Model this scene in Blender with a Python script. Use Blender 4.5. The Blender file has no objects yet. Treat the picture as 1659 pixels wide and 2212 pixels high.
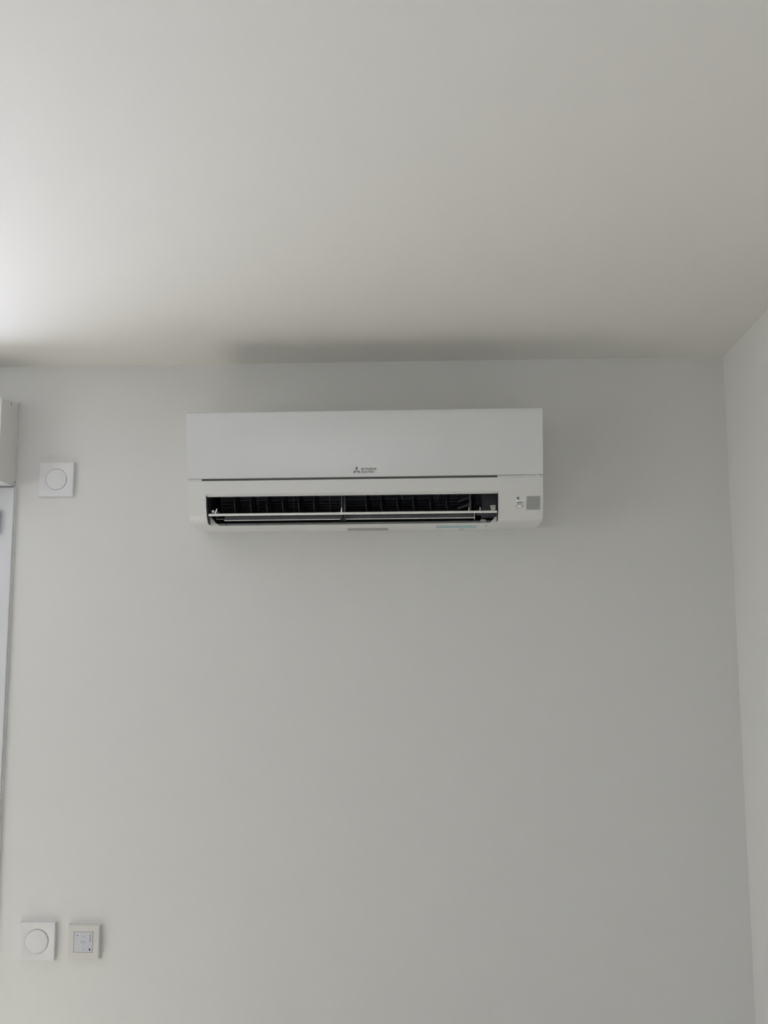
import bpy, bmesh, math, random
from mathutils import Vector, Matrix

# ------------------------------------------------------------------ camera, world, lights, exposure
scn = bpy.context.scene
C = scn.collection
random.seed(4)

F_PX, PITCH, ROLL, YAW = 2369.7, 0.143745, -0.003336, -0.039065
CAM = Vector((0.0, -2.75, 1.65))
fw = Vector((math.sin(YAW)*math.cos(PITCH), math.cos(YAW)*math.cos(PITCH), math.sin(PITCH)))
r0 = fw.cross(Vector((0, 0, 1))).normalized()
u0 = r0.cross(fw)
rt = math.cos(ROLL)*r0 + math.sin(ROLL)*u0
up = -math.sin(ROLL)*r0 + math.cos(ROLL)*u0
cd = bpy.data.cameras.new('camera')
cam = bpy.data.objects.new('camera', cd)
C.objects.link(cam)
m = Matrix((rt, up, -fw)).transposed().to_4x4()
m.translation = CAM
cam.matrix_world = m
cd.sensor_fit = 'VERTICAL'
cd.sensor_height = 36.0
cd.lens = 36.0*F_PX/2212.0
cd.clip_start = 0.05
cd.clip_end = 100
scn.camera = cam

scn.view_settings.view_transform = 'Standard'
scn.view_settings.look = 'None'
scn.view_settings.gamma = 1.0
scn.view_settings.use_curve_mapping = False
scn.view_settings.exposure = 0.09
scn.cycles.max_bounces = 12
scn.cycles.diffuse_bounces = 8

world = bpy.data.worlds.new('sky')
scn.world = world
world.use_nodes = True
bg = world.node_tree.nodes['Background']
bg.inputs['Color'].default_value = (0.99, 1.0, 1.0, 1)
bg.inputs['Strength'].default_value = 2.0

XL_IN, YB_IN = -3.6, -7.5            # inner faces of the left wall and of the wall behind the camera

def area(name, loc, direction, sx, sy, energy, color, spread=180):
    l = bpy.data.lights.new(name, 'AREA')
    l.shape = 'RECTANGLE'
    l.size, l.size_y = sx, sy
    l.energy = energy
    l.color = color
    l.spread = math.radians(spread)
    o = bpy.data.objects.new(name, l)
    o.location = loc
    o.rotation_euler = Vector(direction).to_track_quat('-Z', 'Y').to_euler()
    C.objects.link(o)
    return o

# daylight bounced up from the sunlit terrace outside the glazed door
area('terrace_daylight', (-1.72, 1.80, 0.02), (0, -0.02, 1), 1.5, 2.9, 430, (0.70, 0.71, 1.0))
# sky light from the window of the left wall
area('window_daylight', (XL_IN+0.06, -2.60, 1.50), (1, 0.0, -0.15), 1.9, 1.2, 13, (1.0, 0.99, 0.96))
# sun that falls through the glazed door on the floor
sl = bpy.data.lights.new('sun', 'SUN')
sl.energy = 31.0
sl.angle = math.radians(0.6)
sl.color = (1.0, 0.97, 0.86)
so = bpy.data.objects.new('sun', sl)
so.rotation_euler = Vector((0.20, -0.70, -1.0)).to_track_quat('-Z', 'Y').to_euler()
so.location = (-3, 3, 5)
C.objects.link(so)

# ------------------------------------------------------------------ materials
def mat(name, col, rough=0.5, metal=0.0, spec=0.5, noise=0.0, nscale=200.0, bump=0.0, bscale=400.0, coat=0.0):
    m_ = bpy.data.materials.new(name)
    m_.use_nodes = True
    nt = m_.node_tree
    b = nt.nodes['Principled BSDF']
    b.inputs['Base Color'].default_value = (*col, 1)
    b.inputs['Roughness'].default_value = rough
    b.inputs['Metallic'].default_value = metal
    b.inputs['Specular IOR Level'].default_value = spec
    b.inputs['Coat Weight'].default_value = coat
    tc = nt.nodes.new('ShaderNodeTexCoord')
    n = nt.nodes.new('ShaderNodeTexNoise')
    n.inputs['Scale'].default_value = nscale
    nt.links.new(tc.outputs['Object'], n.inputs['Vector'])
    mix = nt.nodes.new('ShaderNodeMix')
    mix.data_type = 'RGBA'
    mix.inputs[6].default_value = (*[c*(1-noise) for c in col], 1)
    mix.inputs[7].default_value = (*[min(1, c*(1+noise)) for c in col], 1)
    nt.links.new(n.outputs['Fac'], mix.inputs[0])
    nt.links.new(mix.outputs[2], b.inputs['Base Color'])
    if bump:
        n2 = nt.nodes.new('ShaderNodeTexNoise')
        n2.inputs['Scale'].default_value = bscale
        n2.inputs['Detail'].default_value = 3
        nt.links.new(tc.outputs['Object'], n2.inputs['Vector'])
        bp = nt.nodes.new('ShaderNodeBump')
        bp.inputs['Strength'].default_value = bump
        bp.inputs['Distance'].default_value = 0.001
        nt.links.new(n2.outputs['Fac'], bp.inputs['Height'])
        nt.links.new(bp.outputs['Normal'], b.inputs['Normal'])
    return m_

M_wall = mat('matt_wall_paint', (0.724, 0.722, 0.718), 0.9, spec=0.2, noise=0.004, nscale=3, bump=0.16, bscale=350)
M_ceil = mat('matt_ceiling_paint', (0.757, 0.744, 0.715), 0.95, spec=0.1, noise=0.004, nscale=3, bump=0.06, bscale=300)
M_case = mat('white_casing_plastic', (0.745, 0.745, 0.745), 0.35, noise=0.004)
M_panel = mat('satin_front_plastic', (0.735, 0.745, 0.765), 0.22, noise=0.004)
M_vane = mat('white_vane_plastic', (0.88, 0.88, 0.86), 0.35)
M_dark = mat('dark_duct_plastic', (0.040, 0.041, 0.054), 0.5, noise=0.05)
M_fan = mat('dark_fan_plastic', (0.075, 0.077, 0.095), 0.45, noise=0.05)
M_fin = mat('dark_guide_fin_plastic', (0.020, 0.021, 0.028), 0.28)
M_greyv = mat('grey_vane_plastic', (0.10, 0.10, 0.115), 0.4)
M_slit = mat('recess_plastic', (0.16, 0.16, 0.16), 0.6)
M_print = mat('grey_print', (0.24, 0.24, 0.23), 0.5)
M_black = mat('black_print', (0.03, 0.03, 0.03), 0.5)
M_recv = mat('grey_receiver_window', (0.36, 0.37, 0.36), 0.25)
M_lens = mat('clear_lamp_lens', (0.95, 0.97, 1.0), 0.15)
M_blue = mat('pale_blue_sticker', (0.40, 0.58, 0.64), 0.5)
M_stick = mat('grey_sticker', (0.55, 0.54, 0.52), 0.6)
M_stick2 = mat('grey_sticker_print', (0.34, 0.33, 0.32), 0.6)
M_plate = mat('white_plate_plastic', (0.735, 0.735, 0.755), 0.4, noise=0.004)
M_ivory = mat('warm_white_plate_plastic', (0.67, 0.65, 0.635), 0.42, noise=0.004)
M_touch = mat('cool_white_key_plastic', (0.60, 0.615, 0.66), 0.3)
M_lgrey = mat('light_grey_print', (0.36, 0.37, 0.40), 0.5)
M_pvc = mat('white_pvc', (0.70, 0.71, 0.74), 0.35, noise=0.004)
M_box = mat('white_shutter_box_pvc', (0.70, 0.70, 0.69), 0.45, noise=0.004)
M_metal = mat('brushed_metal', (0.55, 0.55, 0.57), 0.35, metal=1.0)
M_terr = mat('pale_terrace_stone', (0.5, 0.47, 0.42), 0.9, noise=0.1, nscale=20)

M_floor = bpy.data.materials.new('pale_tile_floor')
M_floor.use_nodes = True
nt = M_floor.node_tree
b = nt.nodes['Principled BSDF']
b.inputs['Roughness'].default_value = 0.55
tc = nt.nodes.new('ShaderNodeTexCoord')
mp = nt.nodes.new('ShaderNodeMapping')
nt.links.new(tc.outputs['Object'], mp.inputs['Vector'])
br = nt.nodes.new('ShaderNodeTexBrick')
br.inputs['Scale'].default_value = 1.0
br.inputs['Brick Width'].default_value = 0.6
br.inputs['Row Height'].default_value = 0.6
br.inputs['Mortar Size'].default_value = 0.002
br.inputs['Color1'].default_value = (0.50, 0.48, 0.45, 1)
br.inputs['Color2'].default_value = (0.46, 0.44, 0.41, 1)
br.inputs['Mortar'].default_value = (0.25, 0.24, 0.22, 1)
nt.links.new(mp.outputs[0], br.inputs['Vector'])
nt.links.new(br.outputs['Color'], b.inputs['Base Color'])

M_glass = bpy.data.materials.new('window_glass')
M_glass.use_nodes = True
nt = M_glass.node_tree
for n in list(nt.nodes):
    if n.type == 'BSDF_PRINCIPLED':
        nt.nodes.remove(n)
out = [n for n in nt.nodes if n.type == 'OUTPUT_MATERIAL'][0]
tr = nt.nodes.new('ShaderNodeBsdfTransparent')
tr.inputs[0].default_value = (0.93, 0.95, 0.94, 1)
gl = nt.nodes.new('ShaderNodeBsdfGlossy')
gl.inputs['Roughness'].default_value = 0.02
mx = nt.nodes.new('ShaderNodeMixShader')
mx.inputs[0].default_value = 0.06
nt.links.new(tr.outputs[0], mx.inputs[1])
nt.links.new(gl.outputs[0], mx.inputs[2])
nt.links.new(mx.outputs[0], out.inputs['Surface'])

# ------------------------------------------------------------------ helpers
def obj(name, bm, material, parent=None, loc=None, smooth=None, bevel=None, label=None):
    bmesh.ops.remove_doubles(bm, verts=bm.verts, dist=1e-6)
    bmesh.ops.recalc_face_normals(bm, faces=bm.faces)
    me = bpy.data.meshes.new(name)
    bm.to_mesh(me)
    bm.free()
    me.materials.append(material)
    if smooth is not None:
        me.polygons.foreach_set('use_smooth', [True]*len(me.polygons))
        me.set_sharp_from_angle(angle=math.radians(smooth))
    o = bpy.data.objects.new(name, me)
    C.objects.link(o)
    if parent:
        o.parent = parent
    if loc:
        o.location = loc
    if bevel:
        md = o.modifiers.new('bevel', 'BEVEL')
        md.width = bevel
        md.segments = 2
        md.limit_method = 'ANGLE'
    if label:
        o['label'] = label
    return o

def thing(name, label, cat, loc=(0, 0, 0), group=None):
    o = bpy.data.objects.new(name, None)
    C.objects.link(o)
    o.empty_display_size = 0.05
    o.location = loc
    o['label'] = label
    o['category'] = cat
    if group:
        o['group'] = group
    return o

def box(bm, x0, x1, y0, y1, z0, z1):
    v = [bm.verts.new((x, y, z)) for x in (x0, x1) for y in (y0, y1) for z in (z0, z1)]
    for f in ((0, 1, 3, 2), (4, 6, 7, 5), (0, 4, 5, 1), (2, 3, 7, 6), (0, 2, 6, 4), (1, 5, 7, 3)):
        bm.faces.new([v[i] for i in f])
    return bm

def B(*a):
    return box(bmesh.new(), *a)

def prism_x(bm, prof, x0, x1, inset=0.0):
    """closed (y,z) outline carried along x; inset rounds both ends a little"""
    cy = sum(p[0] for p in prof)/len(prof)
    cz = sum(p[1] for p in prof)/len(prof)
    def ring(x, k):
        return [bm.verts.new((x, cy+(y-cy)*k, cz+(z-cz)*k)) for y, z in prof]
    if inset:
        size = max(max(abs(p[0]-cy), abs(p[1]-cz)) for p in prof)
        k = 1-inset/size
        rings = [ring(x0, k), ring(x0+inset*0.3, 1-(1-k)*0.3), ring(x0+inset, 1), ring(x1-inset, 1), ring(x1-inset*0.3, 1-(1-k)*0.3), ring(x1, k)]
    else:
        rings = [ring(x0, 1), ring(x1, 1)]
    n = len(prof)
    for a, c in zip(rings, rings[1:]):
        for i in range(n):
            bm.faces.new([a[i], a[(i+1) % n], c[(i+1) % n], c[i]])
    bm.faces.new(rings[0][::-1])
    bm.faces.new(rings[-1])
    return bm

def prism_y(bm, pts, y0, y1):
    """closed (x,z) outline given thickness along y"""
    a = [bm.verts.new((x, y0, z)) for x, z in pts]
    c = [bm.verts.new((x, y1, z)) for x, z in pts]
    n = len(pts)
    for i in range(n):
        bm.faces.new([a[i], a[(i+1) % n], c[(i+1) % n], c[i]])
    bm.faces.new(a[::-1])
    bm.faces.new(c)
    return bm

def lathe_y(bm, prof, cx=0, cz=0, n=64, sx=1, sz=1):
    """(radius,y) outline turned about the y axis"""
    rings = []
    for r, y in prof:
        if r < 1e-7:
            rings.append([bm.verts.new((cx, y, cz))])
        else:
            rings.append([bm.verts.new((cx+sx*r*math.cos(2*math.pi*i/n), y, cz+sz*r*math.sin(2*math.pi*i/n))) for i in range(n)])
    for a, c in zip(rings, rings[1:]):
        for i in range(n):
            q = [a[i % len(a)], a[(i+1) % len(a)], c[(i+1) % len(c)], c[i % len(c)]]
            u = []
            for v in q:
                if v not in u:
                    u.append(v)
            if len(u) > 2:
                bm.faces.new(u)
    return bm

def text_bm(body, x0, x1, z0, z1, y, thick=0.0003, rot=0.0, bold=0.0):
    """lettering fitted in a rectangle, standing upright and facing -y"""
    cu = bpy.data.curves.new('lettering', 'FONT')
    cu.body = body
    cu.size = 1.0
    cu.offset = bold
    cu.resolution_u = 4
    tmp = bpy.data.objects.new('lettering', cu)
    C.objects.link(tmp)
    dg = bpy.context.evaluated_depsgraph_get()
    me = bpy.data.meshes.new_from_object(tmp.evaluated_get(dg))
    bpy.data.objects.remove(tmp)
    bm = bmesh.new()
    bm.from_mesh(me)
    bpy.data.meshes.remove(me)
    for v in bm.verts:
        x, z = v.co.x, v.co.y
        if rot:
            x, z = x*math.cos(rot)-z*math.sin(rot), x*math.sin(rot)+z*math.cos(rot)
        v.co = (x, 0, z)
    ax0 = min(v.co.x for v in bm.verts); ax1 = max(v.co.x for v in bm.verts)
    az0 = min(v.co.z for v in bm.verts); az1 = max(v.co.z for v in bm.verts)
    for v in bm.verts:
        v.co.x = x0+(v.co.x-ax0)/(ax1-ax0)*(x1-x0)
        v.co.z = z0+(v.co.z-az0)/(az1-az0)*(z1-z0)
    r = bmesh.ops.extrude_face_region(bm, geom=bm.faces[:])
    for g in r['geom']:
        if isinstance(g, bmesh.types.BMVert):
            g.co.y -= thick
    for v in bm.verts:
        v.co.y += y(v.co.z) if callable(y) else y
    return bm

def structure(name, bm, material, parent=None, bevel=None, label=None):
    o = obj(name, bm, material, parent, bevel=bevel)
    if not parent:
        o['kind'] = 'structure'
    if label:
        o['label'] = label
    return o

# ------------------------------------------------------------------ the room
XL, XR, ZC, YB = XL_IN, 0.7608, 2.441, YB_IN
T = 0.2
DX0, DX1, DZ = -2.32, -1.10, 2.119          # opening of the glazed door in the back wall
bm = bmesh.new()
box(bm, DX1, XR+T, 0, T, -0.0, ZC)
box(bm, XL-T, DX0, 0, T, -0.0, ZC)
box(bm, DX0, DX1, 0, T, DZ, ZC)
structure('wall_back', bm, M_wall)
structure('wall_right', B(XR, XR+T, YB-T, 0, 0, ZC), M_wall)
RX0, RX1, RZ0, RZ1 = -2.05, 0.05, 0.60, 2.20
bm = bmesh.new()
box(bm, XL-T, RX0, YB-T, YB, 0, ZC)
box(bm, RX1, XR, YB-T, YB, 0, ZC)
box(bm, RX0, RX1, YB-T, YB, 0, RZ0)
box(bm, RX0, RX1, YB-T, YB, RZ1, ZC)
structure('wall_front', bm, M_wall)
WY0, WY1, WZ0, WZ1 = -3.60, -1.60, 0.85, 2.15
bm = bmesh.new()
box(bm, XL-T, XL, YB, WY0, 0, ZC)
box(bm, XL-T, XL, WY1, 0, 0, ZC)
box(bm, XL-T, XL, WY0, WY1, 0, WZ0)
box(bm, XL-T, XL, WY0, WY1, WZ1, ZC)
structure('wall_left', bm, M_wall)
structure('ceiling', B(XL-T, XR+T, YB-T, T, ZC, ZC+0.15), M_ceil)
structure('floor', B(XL-T, XR+T, YB-T, T, -0.12, 0), M_floor)
structure('terrace', B(-6, 4, T, 5, -0.25, -0.02), M_terr)['label'] = 'pale stone terrace outside the glazed door'

# window of the left wall
w = bpy.data.objects.new('window_1', None)
C.objects.link(w)
w['kind'] = 'structure'
w.location = (XL-0.10, (WY0+WY1)/2, WZ0)
bm = bmesh.new()
hw, hh = (WY1-WY0)/2, WZ1-WZ0
box(bm, -0.035, 0.035, -hw, -hw+0.06, 0, hh)
box(bm, -0.035, 0.035, hw-0.06, hw, 0, hh)
box(bm, -0.035, 0.035, -hw+0.06, hw-0.06, 0, 0.06)
box(bm, -0.035, 0.035, -hw+0.06, hw-0.06, hh-0.06, hh)
box(bm, -0.035, 0.035, -0.035, 0.035, 0.06, hh-0.06)
obj('window_frame', bm, M_pvc, w)
obj('pane', B(-0.005, 0.005, -hw+0.06, -0.035, 0.06, hh-0.06), M_glass, w)
obj('pane', B(-0.005, 0.005, 0.035, hw-0.06, 0.06, hh-0.06), M_glass, w)

# window behind the camera
w = bpy.data.objects.new('window_2', None)
C.objects.link(w)
w['kind'] = 'structure'
w.location = ((RX0+RX1)/2, YB-0.10, RZ0)
hw, hh = (RX1-RX0)/2, RZ1-RZ0
bm = bmesh.new()
box(bm, -hw, -hw+0.06, -0.035, 0.035, 0, hh)
box(bm, hw-0.06, hw, -0.035, 0.035, 0, hh)
box(bm, -hw+0.06, hw-0.06, -0.035, 0.035, 0, 0.06)
box(bm, -hw+0.06, hw-0.06, -0.035, 0.035, hh-0.06, hh)
box(bm, -0.035, 0.035, -0.035, 0.035, 0.06, hh-0.06)
obj('window_frame', bm, M_pvc, w)
obj('pane', B(-hw+0.06, -0.035, -0.005, 0.005, 0.06, hh-0.06), M_glass, w)
obj('pane', B(0.035, hw-0.06, -0.005, 0.005, 0.06, hh-0.06), M_glass, w)

# glazed door of the back wall; only the right edge of its frame shows
d = bpy.data.objects.new('door_1', None)
C.objects.link(d)
d['kind'] = 'structure'
d.location = (-1.71, 0, 0)
X0 = -1.0565+1.71                      # right edge of the frame, local
bm = bmesh.new()
for s in (-1, 1):
    a, c = sorted((s*X0, s*(X0-0.075)))
    box(bm, a, c, -0.012, 0.0, 0, 2.119)
    a, c = sorted((s*0.605, s*(X0-0.075)))
    box(bm, a, c, 0.0, 0.07, 0, 2.119)
box(bm, -0.60, 0.60, -0.012, 0.07, 2.06, 2.119)
box(bm, -0.578, 0.578, 0.0, 0.07, 0, 0.02)
obj('door_frame', bm, M_pvc, d, bevel=0.0015)
obj('sealant_bead', B(X0, X0+0.0035, -0.004, 0.0, 0, 2.119), M_wall, d)
for s in (-1, 1):
    bm = bmesh.new()
    a, c = sorted((s*0.003, s*0.075))
    box(bm, a, c, -0.025, 0.04, 0.02, 2.06)
    a, c = sorted((s*0.505, s*0.576))
    box(bm, a, c, -0.025, 0.04, 0.02, 2.06)
    a, c = sorted((s*0.075, s*0.505))
    box(bm, a, c, -0.025, 0.04, 0.02, 0.12)
    box(bm, a, c, -0.025, 0.04, 1.98, 2.06)
    leaf = obj('door_leaf', bm, M_pvc, d, bevel=0.002)
    obj('pane', B(a, c, 0.0, 0.012, 0.12, 1.98), M_glass, leaf)
    for z in (0.35, 1.05, 1.9985):
        bm = bmesh.new()
        bmesh.ops.create_cone(bm, cap_ends=True, segments=20, radius1=0.0075, radius2=0.0075, depth=0.062,
                              matrix=Matrix.Translation((s*0.6160, -0.0200, z+0.031)))
        box(bm, min(s*0.582, s*0.6160), max(s*0.582, s*0.6160), -0.017, -0.0125, z+0.004, z+0.058)
        obj('hinge', bm, M_pvc, d, smooth=40)
bm = bmesh.new()
box(bm, 0.025, 0.055, -0.033, -0.025, 0.98, 1.13)
box(bm, 0.030, 0.050, -0.075, -0.033, 1.045, 1.065)
box(bm, 0.030, 0.050, -0.085, -0.072, 0.94, 1.068)
obj('door_handle', bm, M_metal, d, bevel=0.003)

# ------------------------------------------------------------------ roller shutter box over the door
sb = thing('roller_shutter_box', 'white roller shutter box above the glazed door at the left edge, screwed to the wall',
           'shutter box', (-1.71, 0, 2.12))
XE = -1.0573+1.71
prof = [(-0.0005, 0.2225), (-0.117, 0.2095), (-0.117, 0.0040), (-0.0005, 0.0045)]
obj('end_cap', prism_x(bmesh.new(), prof, XE-0.006, XE), M_box, sb, bevel=0.0012)
obj('end_cap', prism_x(bmesh.new(), prof, -XE, -XE+0.006), M_box, sb, bevel=0.0012)
obj('front_cover', prism_x(bmesh.new(), [(-0.0005, 0.2235), (-0.119, 0.2105), (-0.119, 0.005), (-0.112, 0.005), (-0.112, 0.203), (-0.0005, 0.2165)],
    -XE+0.006, XE-0.006), M_pvc, sb, bevel=0.001)
obj('inspection_lid', prism_x(bmesh.new(), [(-0.117, 0.0005), (-0.02, 0.0012), (-0.02, 0.007), (-0.117, 0.007)], -XE+0.004, XE-0.002), M_pvc, sb, bevel=0.0008)
obj('rear_strip', B(-XE+0.006, XE-0.006, -0.018, -0.0005, 0.0035, 0.012), M_pvc, sb)
obj('clip_slot', B(XE-0.0005, XE+0.0004, -0.0575, -0.0545, 0.2040, 0.2120), M_slit, sb)
obj('corner_tab', B(XE, XE+0.0018, -0.006, -0.0005, 0.2165, 0.2245), M_box, sb)
bm = lathe_y(bmesh.new(), [(0, 0), (0.0022, 0), (0.0022, 0.001), (0, 0.0016)], n=20)
bmesh.ops.rotate(bm, verts=bm.verts, matrix=Matrix.Rotation(math.radians(-90), 3, 'Z'))
bmesh.ops.translate(bm, verts=bm.verts, vec=(XE-0.0002, -0.010, 0.0125))
obj('screw', bm, M_slit, sb)

# ------------------------------------------------------------------ wall unit of the air conditioner
ac = thing('air_conditioner', 'white wall-mounted air conditioner with an open dark air outlet, high on the back wall',
           'air conditioner', (-0.1455, 0, 2.0))
ac.rotation_euler = (0, -0.0029, 0)
HW = 0.4192
OX0, OX1 = -0.3765, 0.3145          # outlet opening
# outline of the lower casing, (distance from wall, height), from under the slit round to the wall
LOW = [(0.2050, 0.0975), (0.2040, 0.085), (0.2015, 0.067), (0.198, 0.050), (0.1935, 0.033), (0.188, 0.020), (0.181, 0.0095), (0.1735, 0.0030),
       (0.1655, -0.0004), (0.150, -0.0010), (0.130, -0.0012), (0.06, -0.0006), (0.006, 0.0), (0.0008, 0.003)]
def yd(p):
    return [(-a, c) for a, c in p]
def low_d(z):
    for (a, za), (c, zb) in zip(LOW, LOW[1:]):
        if zb <= z <= za:
            return a+(c-a)*(z-za)/(zb-za)
    return 0.2
BACKTOP = [(0.0008, 0.272), (0.004, 0.274), (0.140, 0.271), (0.190, 0.262), (0.203, 0.256), (0.1985, 0.104), (0.196, 0.1035), (0.196, 0.0985)]
full = yd(BACKTOP+LOW)
bm = bmesh.new()
prism_x(bm, full, -HW, OX0, 0.0)
prism_x(bm, full, OX1, HW, 0.0)
# round the two outer end rims slightly
for v in bm.verts:
    if abs(abs(v.co.x)-HW) < 1e-6:
        v.co.y = -0.1+(v.co.y+0.1)*0.988 if v.co.y < -0.01 else v.co.y
        v.co.z = 0.12+(v.co.z-0.12)*0.992
# middle: head above the outlet with its white underside return
head = yd(BACKTOP+LOW[:3]+[(0.1950, 0.0612), (0.1900, 0.0612), (0.178, 0.0725), (0.165, 0.080), (0.150, 0.15), (0.0008, 0.17)])
prism_x(bm, head, OX0, OX1)
# middle: lower lip
lip = [(0.1385, -0.0011), (0.06, -0.0006), (0.006, 0.0), (0.0008, 0.003), (0.0008, 0.040), (0.020, 0.040), (0.060, 0.020), (0.104, 0.0090), (0.1285, 0.0060), (0.1315, 0.0052)]
prism_x(bm, yd(lip), OX0, OX1)
casing = obj('casing', bm, M_case, ac, smooth=28)
# slanted white cheek at each lower corner of the outlet
for x, k in ((OX0, 1), (OX1, -0.75)):
    pts = [(x-0.001*k, 0.0240), (x-0.001*k, -0.0009), (x+0.0220*k, -0.0009), (x+0.0130*k, 0.0060), (x+0.0050*k, 0.0150)]
    obj('outlet_cheek', prism_y(bmesh.new(), pts, -0.150, -0.100), M_case, ac)
# fine joints across the lower lip
for x in (-0.3395, 0.2720, 0.2905):
    obj('lip_joint', prism_x(bmesh.new(), [(-0.1388, -0.0008), (-0.1319, 0.0054), (-0.1300, 0.0050), (-0.1370, -0.0008)], x, x+0.0010), M_slit, ac)
obj('lip_joint', prism_x(bmesh.new(), [(-0.090, -0.0015), (-0.060, -0.0009), (-0.060, 0.001), (-0.090, 0.001)], 0.2905, 0.2914), M_slit, ac)

# front panel
PAN = [(0.2055, 0.1025), (0.2085, 0.1035), (0.2120, 0.120), (0.2165, 0.145), (0.2215, 0.180), (0.2255, 0.215), (0.2280, 0.245), (0.2280, 0.2530),
       (0.2265, 0.2575), (0.2225, 0.2600), (0.2150, 0.2612), (0.1900, 0.2640), (0.1900, 0.2600), (0.2035, 0.2565), (0.2000, 0.180), (0.1995, 0.1045)]
front = obj('front_panel', prism_x(bmesh.new(), yd(PAN), -HW-0.0004, HW+0.0004, 0.0016), M_panel, ac, smooth=30)
def pan_d(z):
    P = PAN[1:8]
    for (a, za), (c, zb) in zip(P, P[1:]):
        if za <= z <= zb:
            return a+(c-a)*(z-za)/(zb-za)
    return 0.21
# dark slot between panel and casing, closed by fillers at both ends
obj('panel_slot', B(-0.386, 0.3130, -0.1990, -0.1955, 0.0965, 0.1045), M_slit, ac, label='dark slot under the front panel')
for a, c in ((-HW+0.001, -0.386), (0.3130, HW-0.001)):
    bm = bmesh.new()
    prism_x(bm, yd([(0.190, 0.0980), (0.2050, 0.0980), (0.2062, 0.1005), (0.2055, 0.1018), (0.190, 0.1018)]), a, c)
    obj('slot_filler', bm, M_case, ac)
obj('panel_catch', B(0.4030, 0.4100, -0.2085, -0.200, 0.0985, 0.1020), M_vane, ac)

# maker's emblem and lettering on the panel
py = lambda z: -pan_d(z)-0.00005
bm = bmesh.new()
a = 0.0059
for ang in (90, 210, 330):
    t = math.radians(ang)
    ox, oz = -0.0174, 0.11675
    p = [(ox, oz)]
    for da, L in ((-30, a), (0, a*math.sqrt(3)), (30, a)):
        p.append((ox+L*math.cos(t+math.radians(da)), oz+L*math.sin(t+math.radians(da))))
    prism_y(bm, p, 0, -0.0003)
for v in bm.verts:
    v.co.y += py(v.co.z)
obj('emblem', bm, M_print, front)
obj('lettering', text_bm('MITSUBISHI', -0.0066, 0.0285, 0.1180, 0.1228, py, bold=0.02), M_print, front)
obj('lettering', text_bm('ELECTRIC', -0.0066, 0.0243, 0.1112, 0.1161, py, bold=0.02), M_print, front)

# receiver window, lamps and button on the right of the lower casing
ly = lambda z: -low_d(z)
def onface(name, pts, m_, th, lab=None, par=casing, off=0.0):
    bm_ = prism_y(bmesh.new(), pts, 0, -th)
    for v in bm_.verts:
        v.co.y += ly(v.co.z)-off
    return obj(name, bm_, m_, par, label=lab)
def strip(x0, x1, z0, z1, n=8):
    zs = [z0+(z1-z0)*i/n for i in range(n+1)]
    return [(x0, z) for z in zs]+[(x1, z) for z in reversed(zs)]
def face_strip(name, x0, x1, z0, z1, m_, th, n=10, slant=0.0):
    bm_ = bmesh.new()
    rows = []
    for i in range(n+1):
        z = z0+(z1-z0)*i/n
        yy = ly(z)
        sx = slant*i/n
        rows.append([bm_.verts.new((x0+sx, yy+0.001, z)), bm_.verts.new((x0+sx, yy-th, z)), bm_.verts.new((x1+sx, yy-th, z)), bm_.verts.new((x1+sx, yy+0.001, z))])
    for r, s in zip(rows, rows[1:]):
        for i in range(4):
            bm_.faces.new([r[i], r[(i+1) % 4], s[(i+1) % 4], s[i]])
    bm_.faces.new(rows[0])
    bm_.faces.new(rows[-1][::-1])
    return obj(name, bm_, m_, casing)
face_strip('receiver_window', 0.3802, 0.4117, 0.0222, 0.0528, M_recv, 0.0004, slant=0.0006)
bm = lathe_y(bmesh.new(), [(0.0013, 0), (0.0013, -0.0004), (0.0026, -0.0004), (0.0026, 0)], 0.3604, 0.0487, 24)
for v in bm.verts:
    v.co.y += ly(v.co.z)
obj('ring_mark', bm, M_black, casing)
for x in (0.3590, 0.3706):
    bm = lathe_y(bmesh.new(), [(0, -0.0009), (0.0018, -0.0007), (0.0026, -0.0002), (0.0026, 0.001)], x, 0.0430, 20, sx=1.15, sz=0.8)
    for v in bm.verts:
        v.co.y += ly(v.co.z)
    obj('indicator_lamp', bm, M_lens, casing)
obj('lettering', text_bm('E.O.SW', 0.3578, 0.3718, 0.0367, 0.0396, ly, bold=0.02), M_black, casing)
bm = lathe_y(bmesh.new(), [(0.0070, 0.0), (0.0070, -0.0002), (0.0082, -0.0002), (0.0082, 0.0)], 0.3640, 0.0302, 40, sz=0.46)
for v in bm.verts:
    v.co.y += ly(v.co.z)
obj('button_rim', bm, M_slit, casing)
bm = lathe_y(bmesh.new(), [(0, -0.0012), (0.0050, -0.0010), (0.0068, -0.0002), (0.0068, 0.001)], 0.3640, 0.0300, 40, sz=0.42)
for v in bm.verts:
    v.co.y += ly(v.co.z)
obj('emergency_button', bm, M_vane, casing)

# stickers on the underside
obj('warning_sticker', B(-0.052, 0.051, -0.066, -0.026, -0.0016, -0.0006), M_stick, casing, label='grey printed sticker under the casing')
bm = bmesh.new()
for k in range(5):
    x = -0.049
    while x < 0.047:
        L = random.uniform(0.003, 0.010)
        box(bm, x, min(x+L, 0.049), -0.062+k*0.008, -0.0585+k*0.008, -0.0019, -0.0015)
        x += L+0.002
obj('sticker_print', bm, M_stick2, casing)
obj('blue_sticker', prism_x(bmesh.new(), [(-0.092, -0.0018), (-0.052, -0.0016), (-0.052, -0.0004), (-0.092, -0.0006)], 0.169, 0.268), M_blue, casing, label='pale blue sticker under the casing')
bm = bmesh.new()
box(bm, 0.190, 0.245, -0.052, -0.036, -0.0016, -0.0006)
obj('white_sticker', bm, M_vane, casing)
obj('small_sticker', B(0.226, 0.240, -0.036, -0.026, -0.0016, -0.0004), M_stick2, casing)

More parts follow.
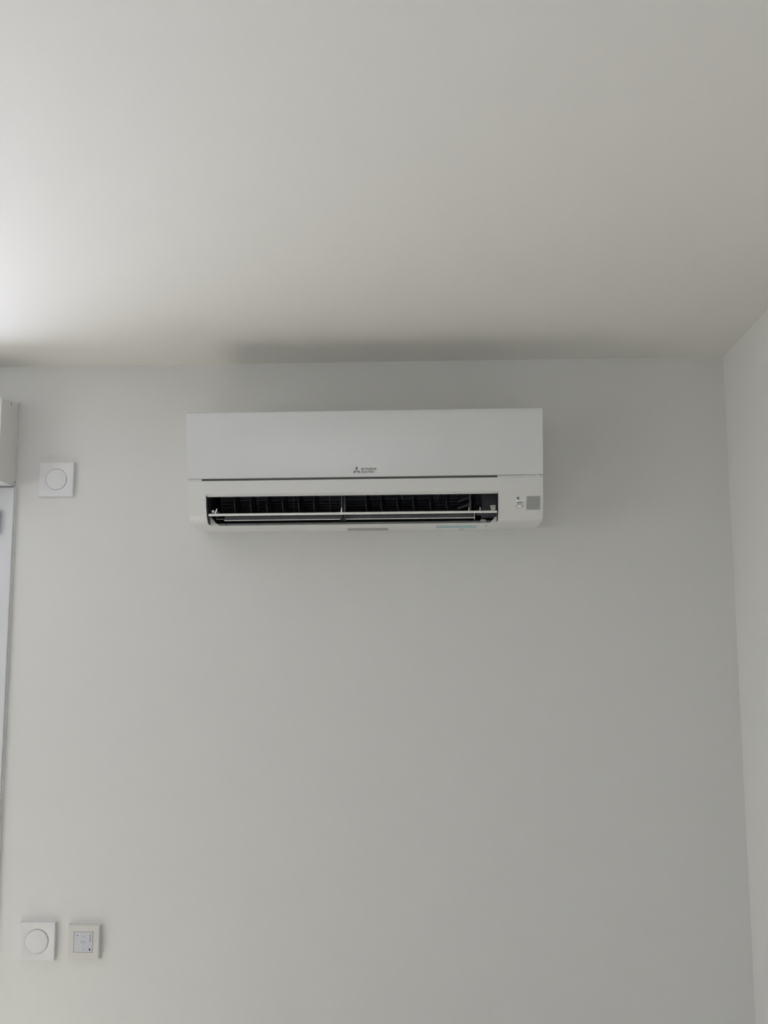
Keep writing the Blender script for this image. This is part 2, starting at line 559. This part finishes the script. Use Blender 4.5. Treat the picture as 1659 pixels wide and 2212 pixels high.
# dark air duct behind the opening (open shell with thickness)
duct = [(0.1800, 0.0728), (0.165, 0.0805), (0.150, 0.120), (0.135, 0.155), (0.06, 0.165), (0.035, 0.13), (0.025, 0.08), (0.045, 0.045), (0.075, 0.022), (0.1060, 0.0125)]
inner = yd(duct)
outer = yd([(a-0.003 if i > 3 else a, c+(0.003 if i < 5 else -0.001)) for i, (a, c) in enumerate(duct)])
bm = bmesh.new()
n = len(inner)
for x in (OX0+0.0005, OX1-0.0005):
    pass
ra = [bm.verts.new((OX0+0.0005, y, z)) for y, z in inner]
rb = [bm.verts.new((OX1-0.0005, y, z)) for y, z in inner]
rc = [bm.verts.new((OX0+0.0005, y, z)) for y, z in outer]
rd = [bm.verts.new((OX1-0.0005, y, z)) for y, z in outer]
for i in range(n-1):
    bm.faces.new([ra[i], ra[i+1], rb[i+1], rb[i]])
    bm.faces.new([rc[i], rc[i+1], rd[i+1], rd[i]])
bm.faces.new([ra[0], rb[0], rd[0], rc[0]])
bm.faces.new([ra[-1], rb[-1], rd[-1], rc[-1]])
obj('air_duct', bm, M_dark, ac, smooth=40)
for s, x in ((1, OX0), (-1, OX1)):
    cheek = [(0.1985, 0.0660)]+duct+[(0.1385, 0.0005), (0.166, 0.001), (0.181, 0.011), (0.1925, 0.035)]
    x0, x1 = (x, x+0.0016) if s > 0 else (x-0.0016, x)
    obj('duct_side', prism_x(bmesh.new(), yd([(a*0.995, c) for a, c in cheek]), x0, x1), M_dark, ac)
# white front rim of each duct side
# cross-flow fan
fan = bmesh.new()
FX0, FX1, FY, FZ, FR = -0.352, 0.262, -0.092, 0.083, 0.050
nb = 35
for k in range(nb):
    t = 2*math.pi*k/nb
    t2 = t+0.22
    p = [(FY+FR*math.cos(t), FZ+FR*math.sin(t)), (FY+(FR-0.006)*math.cos(t2-0.06), FZ+(FR-0.006)*math.sin(t2-0.06)), (FY+(FR-0.012)*math.cos(t2+0.08), FZ+(FR-0.012)*math.sin(t2+0.08)),
         (FY+(FR-0.012)*math.cos(t2+0.11), FZ+(FR-0.012)*math.sin(t2+0.11)), (FY+(FR-0.006)*math.cos(t2-0.02), FZ+(FR-0.006)*math.sin(t2-0.02)), (FY+FR*math.cos(t+0.03), FZ+FR*math.sin(t+0.03))]
    prism_x(fan, p, FX0, FX1)
x = FX0
while x <= FX1+0.001:
    ring = [(FY+(FR+0.0008)*math.cos(2*math.pi*k/40), FZ+(FR+0.0008)*math.sin(2*math.pi*k/40)) for k in range(40)]
    prism_x(fan, ring, x, x+0.0018)
    x += (FX1-FX0)/7
obj('fan', fan, M_fan, ac)
# motor cover at the right end, with its comb of ribs and slanted guides
obj('motor_cover', prism_x(bmesh.new(), yd([(0.155, 0.078), (0.150, 0.012), (0.10, 0.011), (0.03, 0.06), (0.05, 0.15), (0.14, 0.15)]), 0.2760, OX1-0.002), M_dark, ac)
bm = bmesh.new()
for k in range(13):
    z = 0.016+k*0.0050
    t = k/12
    prism_x(bm, [(-0.158-0.004*math.sin(t*3.14), z), (-0.162-0.004*math.sin(t*3.14), z+0.0012), (-0.150, z+0.0022), (-0.150, z)], 0.2645, 0.2780)
obj('rib_comb', bm, M_fan, ac)
for k in range(3):
    bm = prism_y(bmesh.new(), [(0.2200, 0.0300+k*0.016), (0.2490, 0.0400+k*0.016), (0.2490, 0.0450+k*0.016), (0.2200, 0.0350+k*0.016)], -0.152, -0.130)
    obj('slanted_guide', bm, M_fin, ac)
bm = bmesh.new()
box(bm, 0.2480, 0.2520, -0.156, -0.12, 0.012, 0.077)
obj('bearing_post', bm, M_fan, ac)

# vertical guide fins
FIN_X = [-0.3105, -0.2720, -0.2330, -0.1950, -0.1565, -0.1195, 0.005, 0.041, 0.080, 0.118, 0.158, 0.197]
def fin_bm(lean):
    bm_ = bmesh.new()
    rows = []
    N = 8
    for i in range(N+1):
        t = i/N
        z = 0.020+0.055*t
        bulge = math.sin(math.pi*min(1, max(0, t*1.1)))
        yf = -0.158-0.006*bulge
        yb_ = -0.120
        xo = lean*(0.004*math.sin(math.pi*t))
        w_ = 0.0050+0.0055*t+0.004*bulge       # the blade turns, so its rear edge shows beside the front edge
        rows.append([bm_.verts.new((xo-0.0008, yf, z)), bm_.verts.new((xo+0.0008, yf, z)), bm_.verts.new((xo+w_+0.0008, yb_, z)), bm_.verts.new((xo+w_-0.0008, yb_, z))])
    for r, s in zip(rows, rows[1:]):
        for i in range(4):
            bm_.faces.new([r[i], r[(i+1) % 4], s[(i+1) % 4], s[i]])
    bm_.faces.new(rows[0]); bm_.faces.new(rows[-1][::-1])
    return bm_
f0 = obj('guide_fin', fin_bm(-1), M_fin, ac, (FIN_X[0], 0, 0), smooth=50)
for x in FIN_X[1:]:
    f = f0.copy()
    C.objects.link(f)
    f.location = (x, 0, 0)
# brackets on which the fins hang
for x in (-0.2320, 0.0900):
    bm = bmesh.new()
    prism_y(bm, [(x-0.014, 0.076), (x+0.014, 0.076), (x+0.006, 0.066), (x+0.0055, 0.073), (x-0.0055, 0.073), (x-0.006, 0.066)], -0.170, -0.160)
    obj('fin_bracket', bm, M_greyv, ac)
# middle post
bm = bmesh.new()
box(bm, -0.0575, -0.0550, -0.168, -0.120, 0.012, 0.076)
box(bm, -0.0525, -0.0480, -0.160, -0.120, 0.012, 0.076)
obj('middle_post', bm, M_fan, ac)

# upper louvre, seen edge-on, with its arms
def vane(prof, x0, x1, name, m_):
    return obj(name, prism_x(bmesh.new(), prof, x0, x1, 0.0012), m_, ac, smooth=30)
louv = vane([(-0.2010, 0.0140), (-0.2035, 0.0155), (-0.2035, 0.0180), (-0.2000, 0.0200), (-0.165, 0.0240), (-0.135, 0.0270), (-0.135, 0.0255), (-0.165, 0.0215)], -0.3690, 0.3105, 'upper_louvre', M_vane)
def arm(pts, y0, y1, m_=M_vane):
    return obj('louvre_arm', prism_y(bmesh.new(), pts, y0, y1), m_, louv)
arm([(-0.3600, 0.018), (-0.3540, 0.034), (-0.3515, 0.034), (-0.3560, 0.018)], -0.1850, -0.1830)
arm([(-0.3560, 0.018), (-0.3525, 0.031), (-0.3450, 0.019)], -0.1800, -0.1650, M_greyv)
arm([(-0.3660, 0.026), (-0.3660, 0.031), (-0.3600, 0.031), (-0.3600, 0.026)], -0.1800, -0.1700)
arm([(-0.0580, 0.019), (-0.0555, 0.0335), (-0.0540, 0.0335), (-0.0535, 0.019)], -0.1880, -0.1860)
arm([(0.2440, 0.019), (0.2450, 0.0300), (0.2462, 0.0300), (0.2462, 0.019)], -0.1880, -0.1860)
arm([(0.2710, 0.019), (0.2710, 0.0300), (0.2722, 0.0300), (0.2730, 0.019)], -0.1880, -0.1860)
arm([(0.2990, 0.020), (0.2960, 0.0345), (0.3085, 0.0350), (0.3085, 0.0245), (0.3030, 0.0230), (0.3030, 0.020)], -0.1840, -0.1780, M_stick)
for dx in (0.3010, 0.3053):
    obj('bracket_hole', prism_y(bmesh.new(), [(dx-0.0011, 0.0295), (dx+0.0011, 0.0295), (dx+0.0011, 0.0318), (dx-0.0011, 0.0318)], -0.1840, -0.1844), M_slit, louv)

# lower louvre: grey leaf with a pale rim along its lower edge, in two halves round the middle clip
lowv = vane([(-0.1530, 0.0100), (-0.1545, 0.0110), (-0.1520, 0.0180), (-0.1470, 0.0230), (-0.1300, 0.0290), (-0.1300, 0.0270), (-0.1450, 0.0210), (-0.1500, 0.0160)], -0.3400, 0.2590, 'lower_louvre', M_greyv)
obj('louvre_rim', B(-0.3400, -0.0600, -0.1565, -0.1535, 0.0086, 0.0102), M_vane, lowv)
obj('louvre_rim', B(-0.0470, 0.2600, -0.1565, -0.1535, 0.0086, 0.0102), M_vane, lowv)
obj('louvre_end', B(0.2592, 0.2608, -0.1560, -0.1400, 0.0075, 0.0260), M_stick, lowv)
bm = bmesh.new()
box(bm, -0.0595, -0.0540, -0.1610, -0.1540, 0.0060, 0.0150)
box(bm, -0.0520, -0.0470, -0.1610, -0.1540, 0.0060, 0.0150)
obj('middle_clip', bm, M_fin, lowv)
bm = bmesh.new()
prism_y(bm, [(-0.3600, 0.0120), (-0.3595, 0.0150), (-0.3370, 0.0135), (-0.3340, 0.0120)], -0.1560, -0.1500)
prism_y(bm, [(-0.3600, 0.0120), (-0.3600, 0.0250), (-0.3590, 0.0250), (-0.3585, 0.0120)], -0.1560, -0.1500)
obj('louvre_pivot', bm, M_greyv, lowv)
bm = lathe_y(bmesh.new(), [(0, -0.004), (0.0035, -0.004), (0.0035, 0.004)], 0.301, 0.0720, 20)
for v in bm.verts:
    v.co.y -= 0.172
obj('screw_boss', bm, M_greyv, ac)
bm = lathe_y(bmesh.new(), [(0, -0.004), (0.0075, -0.004), (0.0075, 0.006), (0, 0.006)], 0.2815, 0.0058, 32, sz=0.38)
for v in bm.verts:
    v.co.y -= 0.1270
obj('lip_boss', bm, M_case, ac, smooth=40)

# ------------------------------------------------------------------ wall plates
def square_plate(name, size, thick, dish_r, disc_r, label, cat, loc, disc_name, m_=M_plate, rot=0.0, disc_y=0.0):
    t = thing(name, label, cat, loc)
    t.rotation_euler = (0, rot, 0)
    # square face with a shallow round dish
    bm_ = bmesh.new()
    h = size/2
    n_ = 64
    def sq(k, y):
        pts = []
        for i in range(n_):
            a_ = 2*math.pi*i/n_
            c_, s_ = math.cos(a_), math.sin(a_)
            e = max(abs(c_), abs(s_))
            pts.append(bm_.verts.new((c_/e*h*k, y, s_/e*h*k)))
        return pts
    def ci(r, y):
        return [bm_.verts.new((r*math.cos(2*math.pi*i/n_), y, r*math.sin(2*math.pi*i/n_))) for i in range(n_)]
    rings = [sq(1, 0), sq(1, -thick+0.0008), sq(0.982, -thick), ci(dish_r, -thick), ci((dish_r+disc_r)/2, -thick+0.0008), ci(disc_r+0.0009, -thick+0.0024), ci(disc_r+0.0009, -thick+0.0045)]
    for a_, c_ in zip(rings, rings[1:]):
        for i in range(n_):
            bm_.faces.new([a_[i], a_[(i+1) % n_], c_[(i+1) % n_], c_[i]])
    bm_.faces.new(rings[0])
    bm_.faces.new(rings[-1])
    obj('plate', bm_, m_, t, smooth=25)
    bm_ = lathe_y(bmesh.new(), [(0, -thick-0.0002+disc_y), (disc_r*0.9, -thick-0.0001+disc_y), (disc_r-0.0006, -thick+0.0002+disc_y), (disc_r, -thick+0.0010+disc_y), (disc_r, -thick+0.0044)], n=64)
    obj(disc_name, bm_, m_, t, smooth=30)
    return t
square_plate('blanking_plate', 0.0885, 0.0095, 0.0385, 0.0268,
             'upper white square wall plate with a round plain disc, near the shutter box', 'wall plate',
             (-0.9492, -0.0003, 2.1396), 'disc', rot=0.0, disc_y=0.0006)
square_plate('light_switch', 0.0880, 0.0110, 0.0375, 0.0272,
             'lower left white square light switch with a round rocker button', 'light switch',
             (-0.9512, -0.0003, 1.0048), 'rocker', rot=0.0, disc_y=-0.0008)
# shutter control
sc_ = thing('shutter_control', 'warm white square shutter control with arrow keys, right of the light switch', 'shutter control', (-0.8365, -0.0003, 1.0047))
h = 0.0402
bm = bmesh.new()
rings = []
for k, y in ((1.0, 0), (1.0, -0.004), (0.935, -0.0125)):
    rings.append([bm.verts.new((sx*h*k, y, sz*h*k)) for sx, sz in ((-1, -1), (1, -1), (1, 1), (-1, 1))])
for y, a_ in ((-0.0125, 0.0236), (-0.0105, 0.0236)):
    rings.append([bm.verts.new((sx*a_, y, sz*(a_+0.0006))) for sx, sz in ((-1, -1), (1, -1), (1, 1), (-1, 1))])
for a_, c_ in zip(rings, rings[1:]):
    for i in range(4):
        bm.faces.new([a_[i], a_[(i+1) % 4], c_[(i+1) % 4], c_[i]])
bm.faces.new(rings[0]); bm.faces.new(rings[-1])
obj('frame', bm, M_ivory, sc_, bevel=0.0006)
def rrect(hx, hz, r, k=6):
    pts = []
    for cx, cz, a0 in ((hx-r, hz-r, 0), (-hx+r, hz-r, 90), (-hx+r, -hz+r, 180), (hx-r, -hz+r, 270)):
        for i in range(k+1):
            t = math.radians(a0+90*i/k)
            pts.append((cx+r*math.cos(t), cz+r*math.sin(t)))
    return pts
key = obj('key_pad', prism_y(bmesh.new(), rrect(0.0226, 0.0232, 0.0022), -0.0100, -0.0128), M_touch, sc_, bevel=0.0004)
def chev(cx, cz, w_, h_, t_, s):
    return [(cx-w_, cz-s*h_), (cx, cz+s*h_), (cx+w_, cz-s*h_), (cx+w_-t_*1.3, cz-s*h_), (cx, cz+s*(h_-t_*1.3)), (cx-w_+t_*1.3, cz-s*h_)]
def pad(name, pts, m_):
    return obj(name, prism_y(bmesh.new(), pts, -0.0126, -0.0130), m_, key)
pad('up_arrow', chev(0.0005, 0.0128, 0.0042, 0.0028, 0.0007, 1), M_lgrey)
pad('down_arrow', chev(0.0012, -0.0168, 0.0042, 0.0032, 0.0007, -1), M_lgrey)
obj('lettering', text_bm('my', -0.0058, 0.0052, -0.0050, 0.0022, -0.0127), M_lgrey, key)
obj('lettering', text_bm('somfy', 0.0140, 0.0190, 0.0000, 0.0190, -0.0127, rot=-math.pi/2, bold=0.02), M_lgrey, key)
pad('indicator_dot', [(-0.0148+0.0013*math.cos(t/12*6.283), 0.0153+0.0013*math.sin(t/12*6.283)) for t in range(12)], M_black)
pad('programming_button', [(0.0160+0.0020*math.cos(t/16*6.283), -0.0173+0.0026*math.sin(t/16*6.283)) for t in range(16)], M_black)
pad('small_mark', [(0.0118, -0.0175), (0.0126, -0.0175), (0.0128, -0.0140), (0.0136, -0.0136), (0.0120, -0.0134)], M_lgrey)
